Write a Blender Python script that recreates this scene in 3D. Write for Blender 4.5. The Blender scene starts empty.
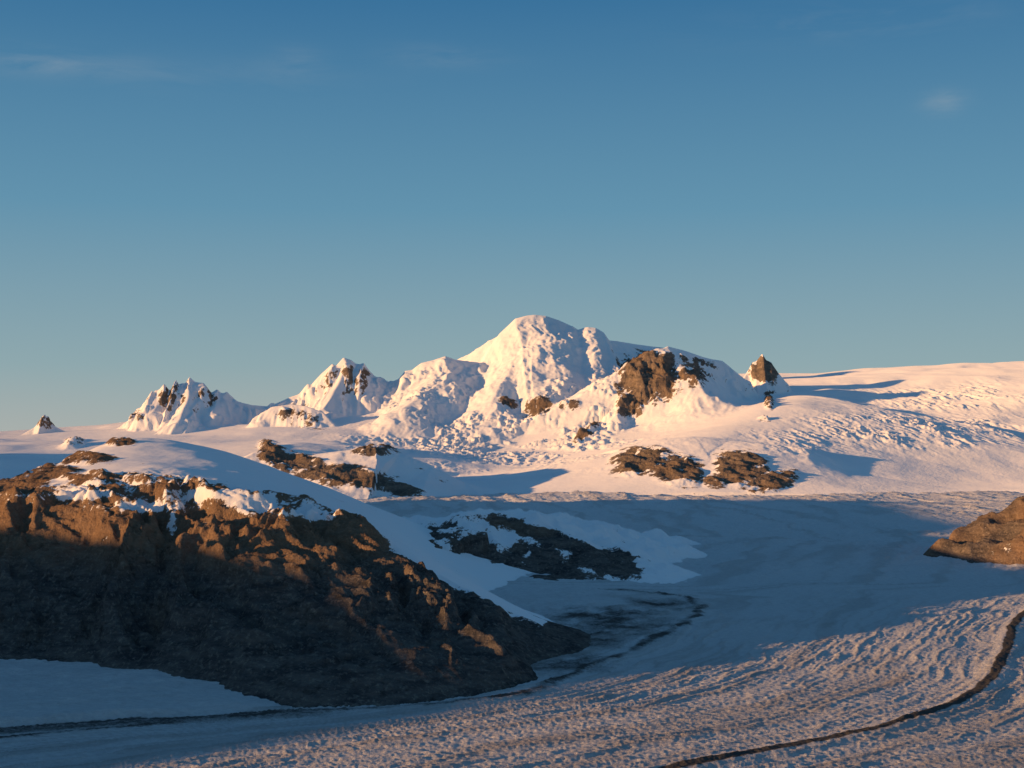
import bpy, math, numpy as np
from mathutils import Vector
rng=np.random.RandomState(7)
# ---------------------------------------------------------------- units: 1 unit = 100 m
FPX=1400.0; HZ=438.0; EYE=6.0
SUN_EL=7.0; SUN_PHI=65.0
def W(u,v,d):      # image pixel coordinates plus a chosen depth -> world
    return ((u-512)/FPX*d, d, EYE+(HZ-v)/FPX*d)
def G0(u,v):       # image pixel projected onto the level ice
    d=EYE*FPX/(v-HZ); return ((u-512)/FPX*d,d,0.0)
# ---------------------------------------------------------------- noise
PERM=np.concatenate([rng.permutation(256)]*2).astype(np.int32)
ANG=rng.rand(256)*2*np.pi; GX=np.cos(ANG).astype(np.float32); GY=np.sin(ANG).astype(np.float32)
def perlin(x,y,seed=0):
    x=np.asarray(x,dtype=np.float32)+seed*17.37; y=np.asarray(y,dtype=np.float32)+seed*9.71
    xf=np.floor(x); yf=np.floor(y); fx=x-xf; fy=y-yf
    xi=xf.astype(np.int32)&255; yi=yf.astype(np.int32)&255
    xi1=(xi+1)&255; yi1=(yi+1)&255
    def g(a,b,dx,dy):
        h=PERM[PERM[a]+b]; return GX[h]*dx+GY[h]*dy
    u=fx*fx*fx*(fx*(fx*6-15)+10); v=fy*fy*fy*(fy*(fy*6-15)+10)
    n00=g(xi,yi,fx,fy); n10=g(xi1,yi,fx-1,fy); n01=g(xi,yi1,fx,fy-1); n11=g(xi1,yi1,fx-1,fy-1)
    a=n00+u*(n10-n00); b=n01+u*(n11-n01)
    return (a+v*(b-a))*1.5
def fbm(x,y,o=5,gain=.5,seed=0):
    s=0;a=1;f=1
    for i in range(o):
        s=s+a*perlin(x*f,y*f,seed+i*3); a*=gain; f*=2.03
    return s
def ridged(x,y,o=5,gain=.5,seed=0):
    s=0;a=1;f=1;w=1
    for i in range(o):
        n=1-np.abs(perlin(x*f,y*f,seed+i*3))*1.6; n=np.clip(n,0,1)**2
        s=s+a*n*w; w=np.clip(n*1.4,0,1); a*=gain; f*=2.07
    return s
def crisp(x,y,o=5,gain=.5,seed=0):   # creased facets, mean about 0
    s=0;a=1;f=1
    for i in range(o):
        s=s+a*(.42-np.abs(perlin(x*f,y*f,seed+i*3)))*1.6; a*=gain; f*=2.11
        x,y=x*.8-y*.6,x*.6+y*.8
    return s
def crisp_al(x,y,o=4,gain=.5,seed=0):   # same, keeps its grain direction
    s=0;a=1;f=1
    for i in range(o):
        s=s+a*(.42-np.abs(perlin(x*f,y*f,seed+i*3)))*1.6; a*=gain; f*=2.11
    return s
def sst(a,b,x):
    t=np.clip((x-a)/(b-a),0,1); return t*t*(3-2*t)
def polyline(X,Y,pts):
    best=np.full(X.shape,1e9,np.float32); zc=np.zeros(X.shape,np.float32)
    for (x0,y0,z0),(x1,y1,z1) in zip(pts[:-1],pts[1:]):
        dx=x1-x0; dy=y1-y0; L=dx*dx+dy*dy+1e-9
        t=np.clip(((X-x0)*dx+(Y-y0)*dy)/L,0,1)
        dd=np.hypot(X-(x0+t*dx),Y-(y0+t*dy))
        m=dd<best; best=np.where(m,dd,best); zc=np.where(m,z0+t*(z1-z0),zc)
    return best,zc
def smax(a,b,k):
    h=np.clip(.5+.5*(a-b)/k,0,1); return b+(a-b)*h+k*h*(1-h)
def tps(P,X,Y,lam=0.02):
    P=np.array(P,float); n=len(P); c=P[:,:2]/30
    def U(r2): return np.where(r2>1e-12,.5*r2*np.log(r2+1e-20),0)
    r2=((c[:,None,:]-c[None,:,:])**2).sum(-1)
    A=np.zeros((n+3,n+3)); A[:n,:n]=U(r2)+lam*np.eye(n)*.01; A[:n,n]=1; A[:n,n+1:]=c; A[n,:n]=1; A[n+1:,:n]=c.T
    w=np.linalg.solve(A,np.concatenate([P[:,2],[0,0,0]]))
    x=X/30; y=Y/30; Z=w[n]+w[n+1]*x+w[n+2]*y
    for i in range(n):
        Z=Z+w[i]*U((x-c[i,0])**2+(y-c[i,1])**2)
    return Z
def grid_mesh(name,X,Y,Z,attrs,mat):
    ny,nx=X.shape; me=bpy.data.meshes.new(name)
    co=np.stack([X,Y,Z],-1).astype(np.float32).ravel()
    me.vertices.add(nx*ny); me.vertices.foreach_set('co',co)
    i=np.arange(nx*ny).reshape(ny,nx)
    q=np.stack([i[:-1,:-1],i[:-1,1:],i[1:,1:],i[1:,:-1]],-1).reshape(-1,4)
    nf=len(q); me.loops.add(nf*4); me.polygons.add(nf)
    me.loops.foreach_set('vertex_index',q.ravel().astype(np.int32))
    me.polygons.foreach_set('loop_start',np.arange(0,nf*4,4,dtype=np.int32))
    me.polygons.foreach_set('use_smooth',np.ones(nf,dtype=bool))
    me.update(calc_edges=True)
    for k,a in attrs.items():
        at=me.attributes.new(k,'FLOAT','POINT'); at.data.foreach_set('value',np.asarray(a,np.float32).ravel())
    ob=bpy.data.objects.new(name,me); bpy.context.collection.objects.link(ob); me.materials.append(mat)
    return ob
def slope(X,Y,Z):
    def d(A):return np.gradient(A,axis=0),np.gradient(A,axis=1)
    Xa,Xb=d(X);Ya,Yb=d(Y);Za,Zb=d(Z)
    nx=Ya*Zb-Za*Yb; ny=Za*Xb-Xa*Zb; nz=Xa*Yb-Ya*Xb
    return np.hypot(nx,ny)/(np.abs(nz)+1e-9)
# ---------------------------------------------------------------- materials
class NT:
    def __init__(s,nt): s.nt=nt
    def n(s,t,**k):
        nd=s.nt.nodes.new(t)
        for a,b in k.items(): setattr(nd,a,b)
        return nd
    def l(s,a,b): s.nt.links.new(a,b)
    def math(s,op,a,b=None,c=None,clamp=False):
        nd=s.n('ShaderNodeMath',operation=op); nd.use_clamp=clamp
        for i,v in enumerate((a,b,c)):
            if v is None: continue
            if isinstance(v,(int,float)): nd.inputs[i].default_value=v
            else: s.l(v,nd.inputs[i])
        return nd.outputs[0]
    def mix(s,f,a,b,blend='MIX'):
        nd=s.n('ShaderNodeMix',data_type='RGBA',blend_type=blend)
        for i,v in ((0,f),(6,a),(7,b)):
            if isinstance(v,(int,float)): nd.inputs[i].default_value=v
            elif isinstance(v,tuple): nd.inputs[i].default_value=(*v,1)
            else: s.l(v,nd.inputs[i])
        return nd.outputs[2]
    def noise(s,vec,scale,detail=6,rough=.6,dist=0):
        nd=s.n('ShaderNodeTexNoise'); nd.inputs['Scale'].default_value=scale; nd.inputs['Detail'].default_value=detail
        nd.inputs['Roughness'].default_value=rough; nd.inputs['Distortion'].default_value=dist
        s.l(vec,nd.inputs['Vector']); return nd.outputs['Fac']
    def maprange(s,v,a,b,c=0.,d=1.):
        nd=s.n('ShaderNodeMapRange'); s.l(v,nd.inputs[0])
        for i,x in enumerate((a,b,c,d)): nd.inputs[i+1].default_value=x
        return nd.outputs[0]
    def mapping(s,vec,rot=(0,0,0),sc=(1,1,1)):
        nd=s.n('ShaderNodeMapping'); s.l(vec,nd.inputs[0]); nd.inputs['Rotation'].default_value=rot; nd.inputs['Scale'].default_value=sc
        return nd.outputs[0]
    def attr(s,n): return s.n('ShaderNodeAttribute',attribute_name=n).outputs['Fac']
def newmat(name):
    m=bpy.data.materials.new(name); m.use_nodes=True; nt=m.node_tree; nt.nodes.clear()
    T=NT(nt); out=T.n('ShaderNodeOutputMaterial'); b=T.n('ShaderNodeBsdfDiffuse'); T.l(b.outputs[0],out.inputs[0])
    return m,T,b
def snow_rock_mat(name,k=1.0,rockA=(.20,.145,.105),rockB=(.09,.075,.065),rockC=(.34,.25,.18),rockD=(.15,.10,.07),bump=.6,snowbump=.25,na=1.3):
    m,T,b=newmat(name)
    pos=T.n('ShaderNodeNewGeometry').outputs['Position']
    rock=T.attr('rock'); var=T.attr('var')
    n1=T.noise(pos,1.3*k,7,.70)
    n2=T.noise(pos,5*k,3,.7)
    f=T.math('ADD',rock,T.math('MULTIPLY',T.math('SUBTRACT',n1,.5),na))
    f=T.math('ADD',f,T.math('MULTIPLY',T.math('SUBTRACT',n2,.5),.7))
    mask=T.maprange(f,.46,.54)
    strat=T.noise(T.mapping(pos,(0.5,0.2,.3),(.6,.6,3.0)),1.1*k,5,.7)
    c=T.mix(T.maprange(strat,.38,.62),rockB,rockA)
    c=T.mix(T.maprange(n2,.52,.75),c,rockC)
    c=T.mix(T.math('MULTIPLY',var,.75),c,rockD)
    c=T.mix(T.maprange(n1,.30,.44,.75,0.),c,(.02,.019,.02))
    sn=T.mix(var,(.88,.87,.88),(.80,.81,.84))
    T.l(T.mix(mask,sn,c),b.inputs['Color']); b.inputs['Roughness'].default_value=.5
    h=T.math('ADD',n1,T.math('MULTIPLY',n2,.4))
    st=T.math('ADD',T.math('MULTIPLY',mask,bump),snowbump)
    bp=T.n('ShaderNodeBump'); bp.inputs['Distance'].default_value=.4/k; T.l(h,bp.inputs['Height']); T.l(st,bp.inputs['Strength'])
    T.l(bp.outputs[0],b.inputs['Normal'])
    return m
def ice_mat():
    m,T,b=newmat('glacier_ice')
    pos=T.n('ShaderNodeNewGeometry').outputs['Position']
    dirt_shade=T.attr('dirt_shade'); tint=T.attr('tint')
    n1=T.noise(T.mapping(pos,(0,0,.5),(1,2.2,1)),4.0,7,.74)
    n2=T.noise(pos,14,3,.7)
    ice=T.mix(T.maprange(n1,.34,.66),(.72,.71,.72),(.91,.90,.89))
    ice=T.mix(tint,ice,(.42,.38,.35))
    f=T.math('ADD',dirt_shade,T.math('MULTIPLY',T.math('SUBTRACT',n1,.5),.9))
    f=T.math('ADD',f,T.math('MULTIPLY',T.math('SUBTRACT',n2,.5),.6))
    mask=T.maprange(f,.34,.82)
    T.l(T.mix(mask,ice,T.mix(n2,(.05,.048,.047),(.19,.18,.17))),b.inputs['Color'])
    h=T.math('ADD',n1,T.math('MULTIPLY',n2,.4))
    bp=T.n('ShaderNodeBump'); bp.inputs['Distance'].default_value=.17; bp.inputs['Strength'].default_value=1.0
    T.l(h,bp.inputs['Height']); T.l(bp.outputs[0],b.inputs['Normal'])
    return m
M_far=snow_rock_mat('snow_and_rock_far',.45,rockA=(.27,.21,.165),rockB=(.14,.12,.105),rockC=(.38,.30,.235),rockD=(.24,.165,.11),bump=.85,snowbump=.14,na=1.15)
M_near=snow_rock_mat('snow_and_rock_near',1.5,rockA=(.175,.152,.135),rockB=(.065,.065,.069),rockC=(.31,.265,.22),rockD=(.34,.205,.115),bump=.95,snowbump=.10,na=1.4)  # rockD carries the warm sunlit tone of the ridge crest
M_ice=ice_mat()
# ---------------------------------------------------------------- glacier
def ucoords(lo,hi,dense,step,coarse):
    a=np.arange(lo,dense[0],coarse); b=np.arange(dense[0],dense[1],step); c=np.arange(dense[1],hi,coarse)
    return np.concatenate([a,b,c])
us=ucoords(-900,1900,(-40,1064),1.15,12)
ds=np.exp(np.linspace(math.log(14),math.log(230),1150))
U,D=np.meshgrid(us,ds); X=(U-512)/FPX*D; Y=D.copy()
med=[G0(*p) for p in [(1160,585),(1090,593),(1050,602),(1024,614),(1012,628),(1008,645),(1004,660),(996,675),(980,690),(955,706),(920,719),(880,731),(800,748),(720,764),(620,785),(500,815)]]
lat=[G0(*p) for p in [(-300,760),(-60,744),(0,738),(100,729),(200,720),(290,713),(420,708),(520,697),(560,680),(620,655),(675,632),(700,615),(703,606),(690,598),(660,594),(600,592)]]
jl=fbm(X/1.2,Y/2,4,.55,19)*.16
dm,_=polyline(X+jl*.5,Y,med); dl,_=polyline(X+jl*1.6,Y+jl,lat)
my=np.array([p[1] for p in med])[::-1]; mx=np.array([p[0] for p in med])[::-1]
ty=np.linspace(10,240,2300)
Fy=np.interp(ty,np.concatenate([[10,18],my,[80,110,150,240]]),np.concatenate([[-25,-12],mx,[mx[-1]+9,mx[-1]+10,mx[-1]+6,mx[-1]]]))
k_=np.hanning(31);k_/=k_.sum(); Fy=np.convolve(np.pad(Fy,15,'edge'),k_,'valid')
psi=X-np.interp(Y,ty,Fy)
dF=np.gradient(Fy,ty); nf=1/np.sqrt(1+np.interp(Y,ty,dF)**2)
pn=psi*nf
und=fbm(X/16,Y/22,4,.5,3)*.24
jw=fbm(X/3,Y/3,3,.5,21)
streak=ridged((pn+jw*.22)/.55,Y/7+jw*.2,4,.58,5)
streak2=fbm((pn+jw*.15)/.2,Y/2.2,3,.6,7)
cross=ridged((pn+jw*.5)/1.5,(Y*nf+jw*.4)/.32,4,.6,11)
crv=crisp((pn+jw*.3)/.45,(Y*nf+jw*.3)/.20,3,.62,13)
fineb=fbm(X/.15,Y/.15,3,.65,9)
swath=sst(-.5,.6,fbm(pn/4,Y/14,3,.5,31))
far=sst(45,80,Y)
crf=crisp(pn/2.2,Y/1.6,3,.6,17)
bands=ridged((pn+jw*.5)/3.2,Y/40,3,.5,37)
Zg=und*sst(20,45,Y)+(streak*.027+streak2*.017)*(.6+.7*swath)+cross*.006*(.35+.8*(1-swath))+crv*.015+fineb*.010
Zg+=far*(ridged((pn+jw)/5,(Y+jw*1.5)/2.4,4,.55,15)*.08+crf*.06+bands*.10)
Zg+=0.09*np.exp(-(dm/.35)**2)+.04*np.exp(-(dl/.3)**2)
fl=[G0(*p) for p in [(-300,735),(0,726),(100,720),(200,714),(285,710)]]
flx=np.array([p[0] for p in fl]); fly=np.array([p[1] for p in fl])
edge=Y-np.interp(X,flx,fly)+jl*.6
tong=sst(0,.35,edge)*sst(4.9,6.0,-X)*(1-sst(9,14,edge))
Zg=Zg*(1-.7*tong)+tong*(.05+.10*sst(5.,9,-X)+fbm(X/2.5,Y/1.2,5,.6,33)*.07)
brk=.78+.35*fbm(X/1.4,Y/1.4,3,.6,39)
dirt_shade=1.1*np.exp(-(dm/.12)**4)+.42*np.exp(-(dm/.38)**2)
dirt_shade=np.maximum(dirt_shade,.95*brk*np.exp(-(dl/(.17+.12*sst(-2,2,X)))**2))
dirt_shade=np.maximum(dirt_shade,1.0*np.exp(-((edge+.05)/.09)**2)*sst(4.7,5.3,-X))  # crack shade along the tongue edge, painted in as a dark line
def blob(u,v,ru,rd):
    x,y,_=G0(u,v); return np.exp(-((X-x)/ru)**2-((Y-y)/rd)**2)
dirt_shade=np.maximum.reduce([dirt_shade,brk*.92*blob(612,624,2.8,5.0),brk*.92*blob(565,662,1.8,2.8),brk*.9*blob(665,606,1.8,2.4),brk*.95*blob(592,640,1.4,2.4)])
dirt_shade=np.maximum(dirt_shade,.74*sst(-1.6,-.4,edge)*(1-sst(-.1,.0,edge))*sst(2.4,5,-X))
dirt_shade=dirt_shade*(1-.95*tong)
tint=(1-sst(34,62,Y))*(.05+.42*sst(.5,1.3,streak))*.75+.30*sst(.6,1.3,bands)+.16*sst(.0,.7,-crv)*(1-far)+.16*far*sst(0,.7,-crf)
tint=tint*(1-.8*tong)
grid_mesh('glacier',X,Y,Zg,{'dirt_shade':dirt_shade,'tint':tint},M_ice)
# ---------------------------------------------------------------- rocky ridge (left)
P=[]
foot=[(-100,655),(0,665),(100,672),(200,690),(290,707),(340,709),(420,704),(500,693),(540,680),(578,655),(600,640)]
for p in foot:
    x,y,_=G0(*p); P.append((x,y,0)); P.append((x*.88,y*.88,-1.3))
for t in [(-150,505,47),(0,499,47),(50,486,48),(100,480,48),(150,486,47),(200,488,47),(240,495,47),(290,504,46),(330,514,45),(370,538,43.5),(400,566,42),(440,586,41),(480,608,40),(520,630,39.5),(555,641,39.5),
 (0,560,42),(100,548,42),(200,552,41),(300,575,40),(380,612,38),(450,640,36.5),(510,652,37),(0,620,38.7),(100,622,38),(200,642,36),(300,662,34),(400,667,33.7),
 (0,489,53),(60,466,55),(100,448,58),(130,437,61),(160,438,62),(200,445,62),(240,456,61),(280,472,59),(310,487,57),(340,505,54),(150,460,54),(220,470,53),(280,490,51),
 (0,492,60),(30,478,62),(-80,498,60),(0,496,70),(60,474,70),(100,454,70),(-100,500,54),(20,480,57),
 (380,528,51),(360,502,68),(420,524,66),(430,552,58),(470,582,52),(510,606,47.5),(545,622,44)]:
    P.append(W(*t))
P+=[(3,47,-.35),(5,56,-.5),(-10,80,1.5),(-10,95,-1),(0,85,-.6),(5,70,-1),(8,55,-1),(-25,80,2.5),(-30,90,0),(-35,60,3),(-45,60,2),(-45,45,1),(-35,47,3),(-30,40,1),(-40,35,-1),(-30,32,-1.2),
    (-50,95,-1),(-50,30,-1),(10,95,-1),(10,30,-1.6),(10,42,-1.4),(-1,52,.0)]
xs=np.concatenate([np.arange(-50,-23,.2),np.arange(-23,5,.045),np.arange(5,10,.2)])
ys=np.concatenate([np.arange(27,50,.05),np.arange(50,66,.09),np.arange(66,95,.25)])
X,Y=np.meshgrid(xs,ys)
xc=np.linspace(-50,10,200); yc=np.linspace(27,95,200); XC,YC=np.meshgrid(xc,yc); ZC=tps(P,XC,YC)
def bil(xc,yc,ZC,X,Y):
    fx=np.clip((X-xc[0])/(xc[1]-xc[0]),0,len(xc)-1.001); fy=np.clip((Y-yc[0])/(yc[1]-yc[0]),0,len(yc)-1.001)
    i=fx.astype(int); j=fy.astype(int); a=fx-i; b=fy-j
    return (ZC[j,i]*(1-a)+ZC[j,i+1]*a)*(1-b)+(ZC[j+1,i]*(1-a)+ZC[j+1,i+1]*a)*b
Z=bil(xc,yc,ZC,X,Y)
Ub=X/Y*FPX+512
crest=np.interp(Ub,[-150,0,100,200,290,330,370,400,480,555,620],[48,48,49,48.5,47.5,46.3,44.5,43,41,40.5,40.5])
front=1-sst(-1.2,1.2,Y-crest)
X2=X+.45*Y+fbm(X/5,Y/5,3,.5,41)*1.3
gul=crisp_al(X2/4.6,Y/13,3,.48,43)
gul2=crisp_al((X2+fbm(X/2,Y/2,2,.5,44)*.5)/1.7,Y/6,4,.54,45)
dia=crisp((X-.6*Y)/2.6,(Y+.6*X)/1.0,5,.6,47)
bl=fbm(X/.8,Y/.8,4,.6,51)
above=sst(-.1,1.1,Z)
calm=1-.50*np.exp(-((Y-crest+.4)/2.6)**2)
Z=Z+front*above*calm*((gul-.46)*1.0+(gul2-.18)*.42+dia*.17+bl*.06)
crn=np.exp(-((Y-crest)/1.6)**2)*above
Z=Z+crn*(fbm(X/2.2,Y/1.8,4,.5,61)*.10)
Z=Z+(1-front)*(fbm(X/7,Y/7,4,.45,55)*.13+fbm(X/1.2,Y/1.2,3,.5,57)*.008)
Eb=HZ-(Z-EYE)/Y*FPX
def bb(u,v,ru,rv): return np.exp(-((Ub-u)/ru)**2-((Eb-v)/rv)**2)
behind=1-front
rp=np.maximum.reduce([bb(84,459,36,7),bb(50,472,40,8),bb(120,443,20,4),bb(10,488,50,9),bb(185,486,45,4),bb(90,478,40,4),bb(345,532,30,14),bb(30,480,26,8)])
Z=Z+behind*sst(.35,.8,rp)*(crisp(X/1.8,Y/1.8,4,.55,63))*.18
sl=slope(X,Y,Z)
rock=front*(1.05-.42*sst(3.1,4.2,Z))+ .35*(sst(.3,.7,sl)-.3)*behind
patch=np.maximum.reduce([bb(75,494,44,6),bb(150,507,34,6),bb(262,504,30,11),bb(305,514,32,9),bb(172,527,7,20),bb(215,494,30,6)])
rock=rock-.62*patch*sst(2.4,3.1,Z)
rock=np.maximum(rock,.76*sst(.1,.8,rp))
rock=np.where(Z<.5,np.maximum(rock,.95*(1-sst(42,46,Y))),rock)
rock+=.30*fbm(X/1.6,Y/2.3,5,.6,65)*(1-.7*(Z<2.5))
var=.30*sst(.0,.8,-gul2+.4*fbm(X/3,Y/3,3,.5,67))*front+.70*sst(1.9,3.0,Z)  # paler scree in gullies; warm sunlit tone painted on the upper face
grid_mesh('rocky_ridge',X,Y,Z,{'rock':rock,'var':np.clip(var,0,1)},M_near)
# ---------------------------------------------------------------- rock spurs
def spur(name,pts,k,pad,step,seed,rockf,mat,relief=.3,off=.25,vadd=0.):
    a=np.array(pts); x0,x1=a[:,0].min()-pad,a[:,0].max()+pad; y0,y1=a[:,1].min()-pad,a[:,1].max()+pad
    X,Y=np.meshgrid(np.arange(x0,x1,step),np.arange(y0,y1,step*1.3))
    wx=X+fbm(X/4,Y/4,3,.5,seed)*1.1; wy=Y+fbm(X/4,Y/4,3,.5,seed+4)*1.4
    d,z=polyline(wx,wy,pts)
    Z=z+off-k*np.sqrt(d*d+.8)
    r=crisp((X+.4*Y)/3.0,Y/4.4,5,.52,seed+7)
    Z=Z+r*relief*sst(-.4,.8,Z)+fbm(X/.9,Y/.9,4,.6,seed+9)*.05*sst(-.3,.3,Z)
    Ub=X/Y*FPX+512; Eb=HZ-(Z-EYE)/Y*FPX
    return grid_mesh(name,X,Y,np.maximum(Z,-2.),{'rock':rockf(X,Y,Z,Ub,Eb,r,slope(X,Y,Z)),'var':np.clip(vadd+.7*sst(-.4,.8,fbm(X/5,Y/5,3,.5,seed+11)),0,1)},mat)
def rf1(X,Y,Z,u,v,r,sl):
    def bb(a,b,c,d,t=0):
        du=(u-a);dv=(v-b); return np.exp(-np.abs(du/c)**3-np.abs((dv-t*du)/d)**3)
    m=np.maximum.reduce([bb(425,541,26,17,.1),bb(480,556,46,26,.25),bb(530,575,75,26,.18),bb(550,538,60,9,.33),bb(605,562,40,14,.2),bb(530,560,40,20,.2)])
    return .05+1.05*m+.34*fbm(X/1.6,Y/2.2,4,.6,77)-.48*sst(.15,.7,fbm((X+Y*.5)/3.0,Y/3.6,5,.6,79))
spur('rock_outcrop',[W(*t) for t in [(385,528,72),(400,524,70),(430,524,68),(470,521,67),(510,516,68),(545,528,66),(580,546,64),(604,562,62.5)]],.18,16,.09,70,rf1,M_near,.40,.22,-.3)
def rf2(X,Y,Z,u,v,r,sl): return .85+.2*fbm(X/2,Y/2,3,.5,91)
spur('rocky_hill',[W(*t) for t in [(1040,506,73),(1052,494,71),(1075,484,70),(1150,478,71),(1300,470,72)]],.56,12,.08,90,rf2,M_near,.42,.45,.1)
# ---------------------------------------------------------------- far massif
us=ucoords(-500,1600,(-40,1064),1.2,9)
ds=np.concatenate([np.linspace(118,205,300,endpoint=False),np.linspace(205,272,460,endpoint=False),np.linspace(272,330,40)])
U,D=np.meshgrid(us,ds); X=(U-512)/FPX*D; Y=D.copy()
ku=[-300,0,100,200,300,400,500,600,700,800,900,1024,1300]
kd=[118,140,155,170,185,205,225,245,262,310,330]
T_=[None,None,
[484,482,478,472,470,480,486,488,487,488,490,489,488],
[468,466,462,458,455,468,478,470,462,468,486,484,483],
[452,452,450,444,440,454,466,452,446,450,479,477,466],
[444,443,440,432,430,434,442,430,424,424,446,440,434],
[440,438,433,421,416,412,410,410,405,401,411,406,400],
[438,436,429,417,409,393,388,390,390,386,386,381,382],
[438,435,428,417,407,388,380,380,381,380,374,368,372],
[448,445,440,430,418,405,400,400,398,398,392,388,392],
[470]*13]
Zt=[]
for d,row in zip(kd,T_):
    if row is None: Zt.append(np.full(len(us),-1.2 if d<130 else -.5))
    else: Zt.append(EYE+(HZ-np.interp(us,ku,row))/FPX*d)
Zt=np.array(Zt)
kk=np.hanning(41);kk/=kk.sum()
dense=np.arange(-500,1600,4.)
Zs=np.array([np.convolve(np.pad(np.interp(dense,us,r),20,'edge'),kk,'valid') for r in Zt])
def interp_d(ds,kd,Zs):
    out=np.zeros((len(ds),Zs.shape[1])); kd=np.array(kd,float)
    m=np.zeros_like(Zs); dl=np.diff(Zs,axis=0)/np.diff(kd)[:,None]
    m[1:-1]=.5*(dl[1:]+dl[:-1]); m[0]=dl[0]; m[-1]=dl[-1]
    for i,d in enumerate(ds):
        j=min(max(np.searchsorted(kd,d)-1,0),len(kd)-2); h=kd[j+1]-kd[j]; t=(d-kd[j])/h
        out[i]=(2*t**3-3*t*t+1)*Zs[j]+(t**3-2*t*t+t)*h*m[j]+(-2*t**3+3*t*t)*Zs[j+1]+(t**3-t*t)*h*m[j+1]
    return out
Zd=interp_d(ds,kd,Zs)
Z=np.array([np.interp(us,dense,r) for r in Zd])
lift=sst(-.2,1.5,Z)
hi=sst(4,12,Z)
wx=X+fbm(X/14,Y/14,3,.5,101)*3.0; wy=Y+fbm(X/14,Y/14,3,.5,107)*2.5
Z=Z+lift*(fbm(wx/28,wy/20,2,.35,111)*.9)+hi*(fbm(wx/30,wy/13,3,.38,113))*.75
R=[ # pts, lateral slope k, range scale, smooth, roughness
 ([(482,362,242),(487,352,244),(493,343,246),(500,334,247),(507,327,248),(515,319,249),(526,316,250),(535,315,250),(546,316,250),(560,320,250),(570,325,250),(578,330,250),(588,327,250),(596,328,250),(603,332,250),(609,341,251),(640,345,257),(680,350,261),(722,366,263)],1.5,.32,.5,.40),
 ([(535,320,249),(522,348,240),(508,374,228),(490,402,216)],.5,1,1.0,.7),
 ([(562,324,249),(560,352,240),(556,378,230)],.5,1,1.0,.7),
 ([(592,332,249),(602,352,241),(606,374,232),(590,400,218)],.65,1,.8,.8),
 ([(398,379,238),(405,371,238),(413,370,238),(422,363,238),(434,360,238),(446,356,238),(456,360,239),(478,363,241),(490,368,242)],.95,.5,.5,.7),
 ([(445,359,238),(430,387,225),(405,408,212)],.5,1,.8,.7),
 ([(616,416,204),(624,390,212),(632,372,213),(642,364,215),(655,349,217),(662,349,217),(668,346,218),(685,351,220),(702,357,222),(722,361,224),(740,376,226)],1.4,.8,.3,1.0),
 ([(668,350,218),(690,374,212),(705,394,206)],.5,1,.6,.6),
 ([(740,382,235),(748,371,236),(753,362,236),(757,361,236),(763,353,236),(767,360,236),(772,362,236),(778,371,236),(786,382,236)],1.8,1,.2,.6),
 ([(128,421,225),(134,412,225),(139,413,225),(147,400,225),(153,391,225),(157,394,225),(166,384,226),(172,392,226),(177,380,226),(182,389,226),(190,377,227),(196,382,227),(205,383,227),(212,393,228),(218,389,228),(225,399,228),(236,401,228),(250,405,228),(272,407,230)],1.3,.6,.2,.9),
 ([(192,381,227),(186,404,219),(178,422,212)],.9,1,.3,.8),
 ([(166,388,226),(152,412,219)],1.0,1,.3,.8),
 ([(218,391,228),(214,412,220)],.8,1,.3,.7),
 ([(278,402,230),(290,397,231),(300,394,232),(309,384,233),(313,385,233),(323,373,234),(333,364,235),(337,366,235),(344,358,236),(351,360,236),(357,365,236),(364,363,236),(374,376,236),(384,384,237),(394,390,238)],1.2,.6,.2,.9),
 ([(350,362,236),(337,387,228),(325,408,220)],.85,1,.3,.7),
 ([(368,370,236),(366,395,228)],.9,1,.3,.7),
 ([(272,407,214),(290,404,214),(305,406,213),(322,412,212),(332,424,210)],1.2,1,.4,.8),
 ([(20,436,224),(36,427,225),(41,420,225),(45,414,225),(50,423,225),(56,427,225),(68,433,226)],1.3,1,.3,.4),
 ([(60,446,190),(75,436,190),(92,447,190)],.5,1,.8,.6),
 ([(608,464,165),(618,455,165),(632,449,166),(655,443,167),(690,440,169),(730,445,168),(760,446,166),(800,450,166),(824,459,166),(838,474,166)],.30,1,1.6,.4),
 ([(690,441,169),(735,425,185),(770,405,200),(800,396,215)],.22,1,3.0,.1),
 ([(250,456,152),(272,448,151),(300,457,149),(340,451,149),(375,447,150),(400,455,150),(430,467,149),(465,483,149),(495,491,150)],.26,1,1.2,.5),
]
n_big=crisp(X/8,Y/8,4,.48,121); n_fin=fbm(X/2.2,Y/2.2,4,.55,131)
flute=crisp_al((X+fbm(X/5,Y/5,2,.5,133)*1.0)/3.2,Y/14,4,.52,135)
jxa=fbm(X/7,Y/9,2,.4,141)*.35; jya=fbm(X/9,Y/9,2,.4,145)*1.4
for pts,k,ysc,sm,rough in R:
    p=[W(*t) for t in pts]; a=np.array(p); pad=28
    m=(X>a[:,0].min()-pad)&(X<a[:,0].max()+pad)&(Y>a[:,1].min()-pad)&(Y<a[:,1].max()+pad)
    xs_=X[m];ys_=Y[m]; jf=min(1,max(.35,(k-.25)*3)); jx=xs_+jxa[m]; jy=ys_+jya[m]*jf
    d,z=polyline(jx,jy*ysc,[(q[0],q[1]*ysc,q[2]) for q in p])
    near=sst(0,2.0,d)
    rr=.04 if k>.35 else (1.5 if k>.24 else 16.)
    h=z-k*(np.sqrt(d*d+rr)-math.sqrt(rr))+rough*near*(n_big[m]*.55)*min(k,1)*1.2+rough*n_fin[m]*.12*(.25+near)+rough*flute[m]*.95*near*np.exp(-(d/10)**2)*sst(.3,.7,k)
    Z[m]=smax(h,Z[m],sm*.6)
Eb=HZ-(Z-EYE)/Y*FPX; Ub=U
def bb(u,v,ru,rv,t=0):
    du=Ub-u; return np.exp(-np.abs(du/ru)**2.6-np.abs((Eb-v-t*du)/rv)**2.6)
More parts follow.
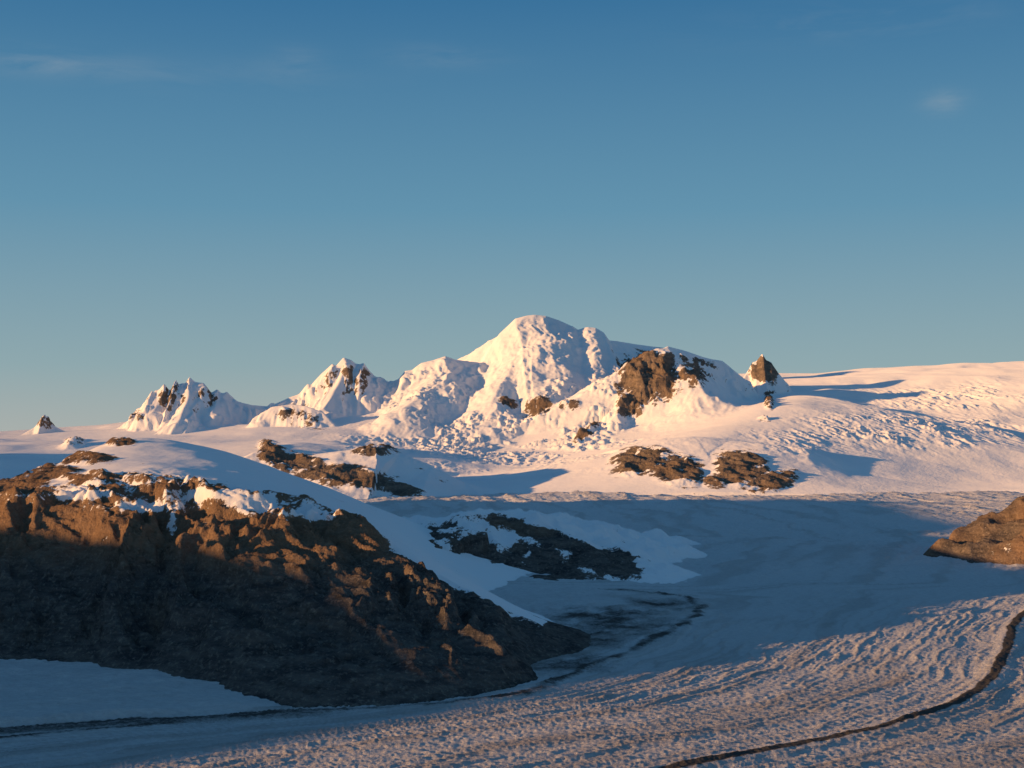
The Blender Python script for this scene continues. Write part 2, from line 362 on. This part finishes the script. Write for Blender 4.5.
blobs=[(648,378,32,28,-.1,1.15),(630,405,15,14,0,1.1),(690,376,20,13,.3,.72),(705,362,14,5,.2,.45),(765,368,12,11,0,.85),(769,402,6,10,0,.75),(764,419,8,4,0,.7),
 (508,403,13,6,.2,.70),(537,410,14,11,-.3,.88),(570,406,14,6,0,.75),(585,436,16,6,-.7,.85),
 (640,462,32,16,-.1,1.1),(678,471,28,18,.1,1.1),(742,470,30,20,.1,1.15),(772,482,28,11,-.2,1.05),(716,482,16,8,0,.85),
 (275,457,18,15,.4,1.1),(345,477,56,14,.18,1.1),(305,464,36,10,.2,1.05),(400,490,28,7,.2,1.05),(375,452,24,5,0,.9),(440,478,30,4,.4,.45),
 (190,400,50,22,0,.29),(350,382,34,20,0,.29),(45,424,12,8,0,.75),(302,420,30,14,.3,.52),(135,416,12,6,0,.6),(75,442,14,5,0,.65)]
rk=np.zeros_like(Z)
for b in blobs: rk=np.maximum(rk,bb(*b[:5])*b[5])
crag=crisp((X+.5*Y)/4.0,(Y-.4*X)/5.5,5,.58,151)
Z=Z+sst(.30,.9,rk)*(crag*.95*np.clip((Y-100)/110,.4,1))*(1-.85*bb(763,367,30,26))
sl=slope(X,Y,Z)
swp=sst(-.3,.3,fbm(X/10,Y/10,3,.5,163))
serA=np.maximum.reduce([bb(500,438,115,24),bb(590,395,70,28)*.8,bb(430,400,55,28)*.7])
serB=np.maximum(bb(900,432,110,18,-.05),.7*bb(960,398,90,14))
Z=Z+serA*swp*crisp(X/1.7,Y/2.8,4,.70,161)*.60+serB*(.25+.75*swp)*crisp((X+.3*Y)/1.8,Y/3.6,4,.70,162)*.42+lift*fbm(X/1.6,Y/1.6,3,.55,165)*.010
fac=bb(545,368,75,45)*.9
Z=Z+fac*(1-serA*.5)*crisp(X/4.2,Y/6.0,4,.55,169)*.38*sst(318,336,Eb)
ter=sst(740,860,Ub)*sst(195,212,Y)
Z=Z+ter*fbm((X-.3*Y)/26,(Y+.3*X)/8,3,.45,167)*.30
rock=rk*.95+.45*sst(.9,1.6,sl)*sst(8,12,Z)*(1-serA)+.24*fbm(X/4,Y/4,4,.6,171)*sst(.1,.5,rk)-.12*(rk<.2)-.28*sst(.1,.6,fbm((X+Y)/5,(Y-X)/1.5,4,.55,173))*sst(.3,.7,rk)
grid_mesh('snow_mountain',X,Y,Z,{'rock':rock,'var':sst(-.4,.8,fbm(X/12,Y/12,3,.5,175))},M_far)
# ---------------------------------------------------------------- unseen range towards the sun, crest shaped to cast the valley shadows
ph=math.radians(SUN_PHI); te=math.tan(math.radians(SUN_EL)); c1,s1=math.sin(ph),math.cos(ph)
S,Tt=np.meshgrid(np.arange(-20,230,.5),np.arange(-85,-22,.7))
Kp=np.interp(S,[-20,22,28,30,32,36,40,44,50,56,62,68,72,85,100,112,122,130,150,158,170,188,198,206,230],[-3,-1.,1.5,2.1,2.7,3.5,3.9,3.7,3.4,4.1,5.4,7.8,8.6,9.4,11,9.5,4,-1,-.5,4,7.5,7.5,2,-3,-4])
H=Kp+40*te+fbm(S/7,S*0+3.3,4,.5,181)*.25
dt=Tt+40
Zr=H-.42*(np.sqrt(dt*dt+1)-1)+ (ridged(S/9,Tt/9,5,.55,185)-.9)*1.2*sst(0,6,np.abs(dt))
Xr=Tt*c1-S*s1; Yr=Tt*s1+S*c1
grid_mesh('unseen_shadow_range',Xr,Yr,Zr,{'rock':.2+.8*sst(.4,.8,slope(Xr,Yr,Zr)),'var':Zr*0+.4},M_far)
# ---------------------------------------------------------------- sun, sky
el=math.radians(SUN_EL)
tosun=Vector((-c1*math.cos(el),-s1*math.cos(el),math.sin(el)))
sd=bpy.data.lights.new('sun','SUN'); sd.energy=6.9; sd.angle=math.radians(.53); sd.color=(1.0,.53,.205)
so=bpy.data.objects.new('sun',sd); bpy.context.collection.objects.link(so); so.rotation_euler=tosun.to_track_quat('Z','Y').to_euler(); so.location=tosun*300
w=bpy.data.worlds.new('World'); bpy.context.scene.world=w; w.use_nodes=True; nt=w.node_tree; nt.nodes.clear(); T=NT(nt)
out=T.n('ShaderNodeOutputWorld'); bg=T.n('ShaderNodeBackground'); T.l(bg.outputs[0],out.inputs[0])
sky=T.n('ShaderNodeTexSky',sky_type='NISHITA'); sky.sun_disc=False; sky.sun_elevation=el; sky.sun_rotation=math.radians(180+SUN_PHI)
tc=T.n('ShaderNodeTexCoord'); sep=T.n('ShaderNodeSeparateXYZ'); T.l(tc.outputs['Generated'],sep.inputs[0])
cr=T.n('ShaderNodeValToRGB'); T.l(sep.outputs[2],cr.inputs[0])
e=cr.color_ramp.elements; e[0].position=0; e[0].color=(.42,.45,.43,1); e[1].position=1; e[1].color=(.05,.115,.23,1)
for p,c in ((.05,(.275,.40,.44)),(.16,(.120,.292,.43)),(.30,(.037,.165,.335))):
    x=e.new(p); x.color=(*c,1)
STR=.1
grad=T.mix(1.0,cr.outputs[0],(1/STR,)*3,'MULTIPLY')
col=T.mix(.94,sky.outputs[0],grad)
dp=T.n('ShaderNodeVectorMath',operation='DOT_PRODUCT'); T.l(tc.outputs['Generated'],dp.inputs[0]); dp.inputs[1].default_value=tosun
gl=T.math('MULTIPLY',T.math('POWER',T.math('MAXIMUM',dp.outputs['Value'],0.),6.),T.math('EXPONENT',T.math('MULTIPLY',T.math('ABSOLUTE',sep.outputs[2]),-7.)))
col=T.mix(1.0,T.mix(gl,(0.,0.,0.),(.30/STR,.2/STR,.14/STR)),col,'ADD')
cl=T.noise(T.mapping(tc.outputs['Generated'],(0,0.1,0),(4,4,22)),2.6,8,.6,.4)
tot=None
for (u,v,ru,rv,a) in [(40,64,.055,.007,.35),(300,62,.02,.009,.2),(440,57,.04,.007,.2),(945,102,.012,.008,.45),(850,22,.09,.010,.22),(140,70,.12,.010,.12)]:
    d=Vector(((u-512)/FPX,1,(HZ-v)/FPX)).normalized()
    dx=T.math('DIVIDE',T.math('SUBTRACT',sep.outputs[0],d.x),ru); dz=T.math('DIVIDE',T.math('SUBTRACT',sep.outputs[2],d.z),rv)
    r=T.math('ADD',T.math('MULTIPLY',dx,dx),T.math('MULTIPLY',dz,dz))
    g=T.math('MULTIPLY',T.math('EXPONENT',T.math('MULTIPLY',r,-1.)),a)
    g=T.math('MULTIPLY',g,T.math('GREATER_THAN',sep.outputs[1],0.))
    tot=g if tot is None else T.math('ADD',tot,g)
f=T.math('MULTIPLY',tot,T.maprange(cl,.40,.72),clamp=True)
col=T.mix(f,col,(.34/STR,.40/STR,.44/STR))
T.l(col,bg.inputs[0]); bg.inputs[1].default_value=STR
# ---------------------------------------------------------------- camera
cd=bpy.data.cameras.new('camera'); co=bpy.data.objects.new('camera',cd); bpy.context.collection.objects.link(co)
cd.sensor_width=36; cd.lens=36*FPX/1024; cd.shift_y=(HZ-384)/1024
co.location=(0,0,EYE); co.rotation_euler=(math.pi/2,0,0); cd.clip_end=5000; cd.clip_start=.1
sc=bpy.context.scene; sc.camera=co
sc.view_settings.view_transform='Standard'; sc.view_settings.look='None'; sc.view_settings.exposure=0
print('done')
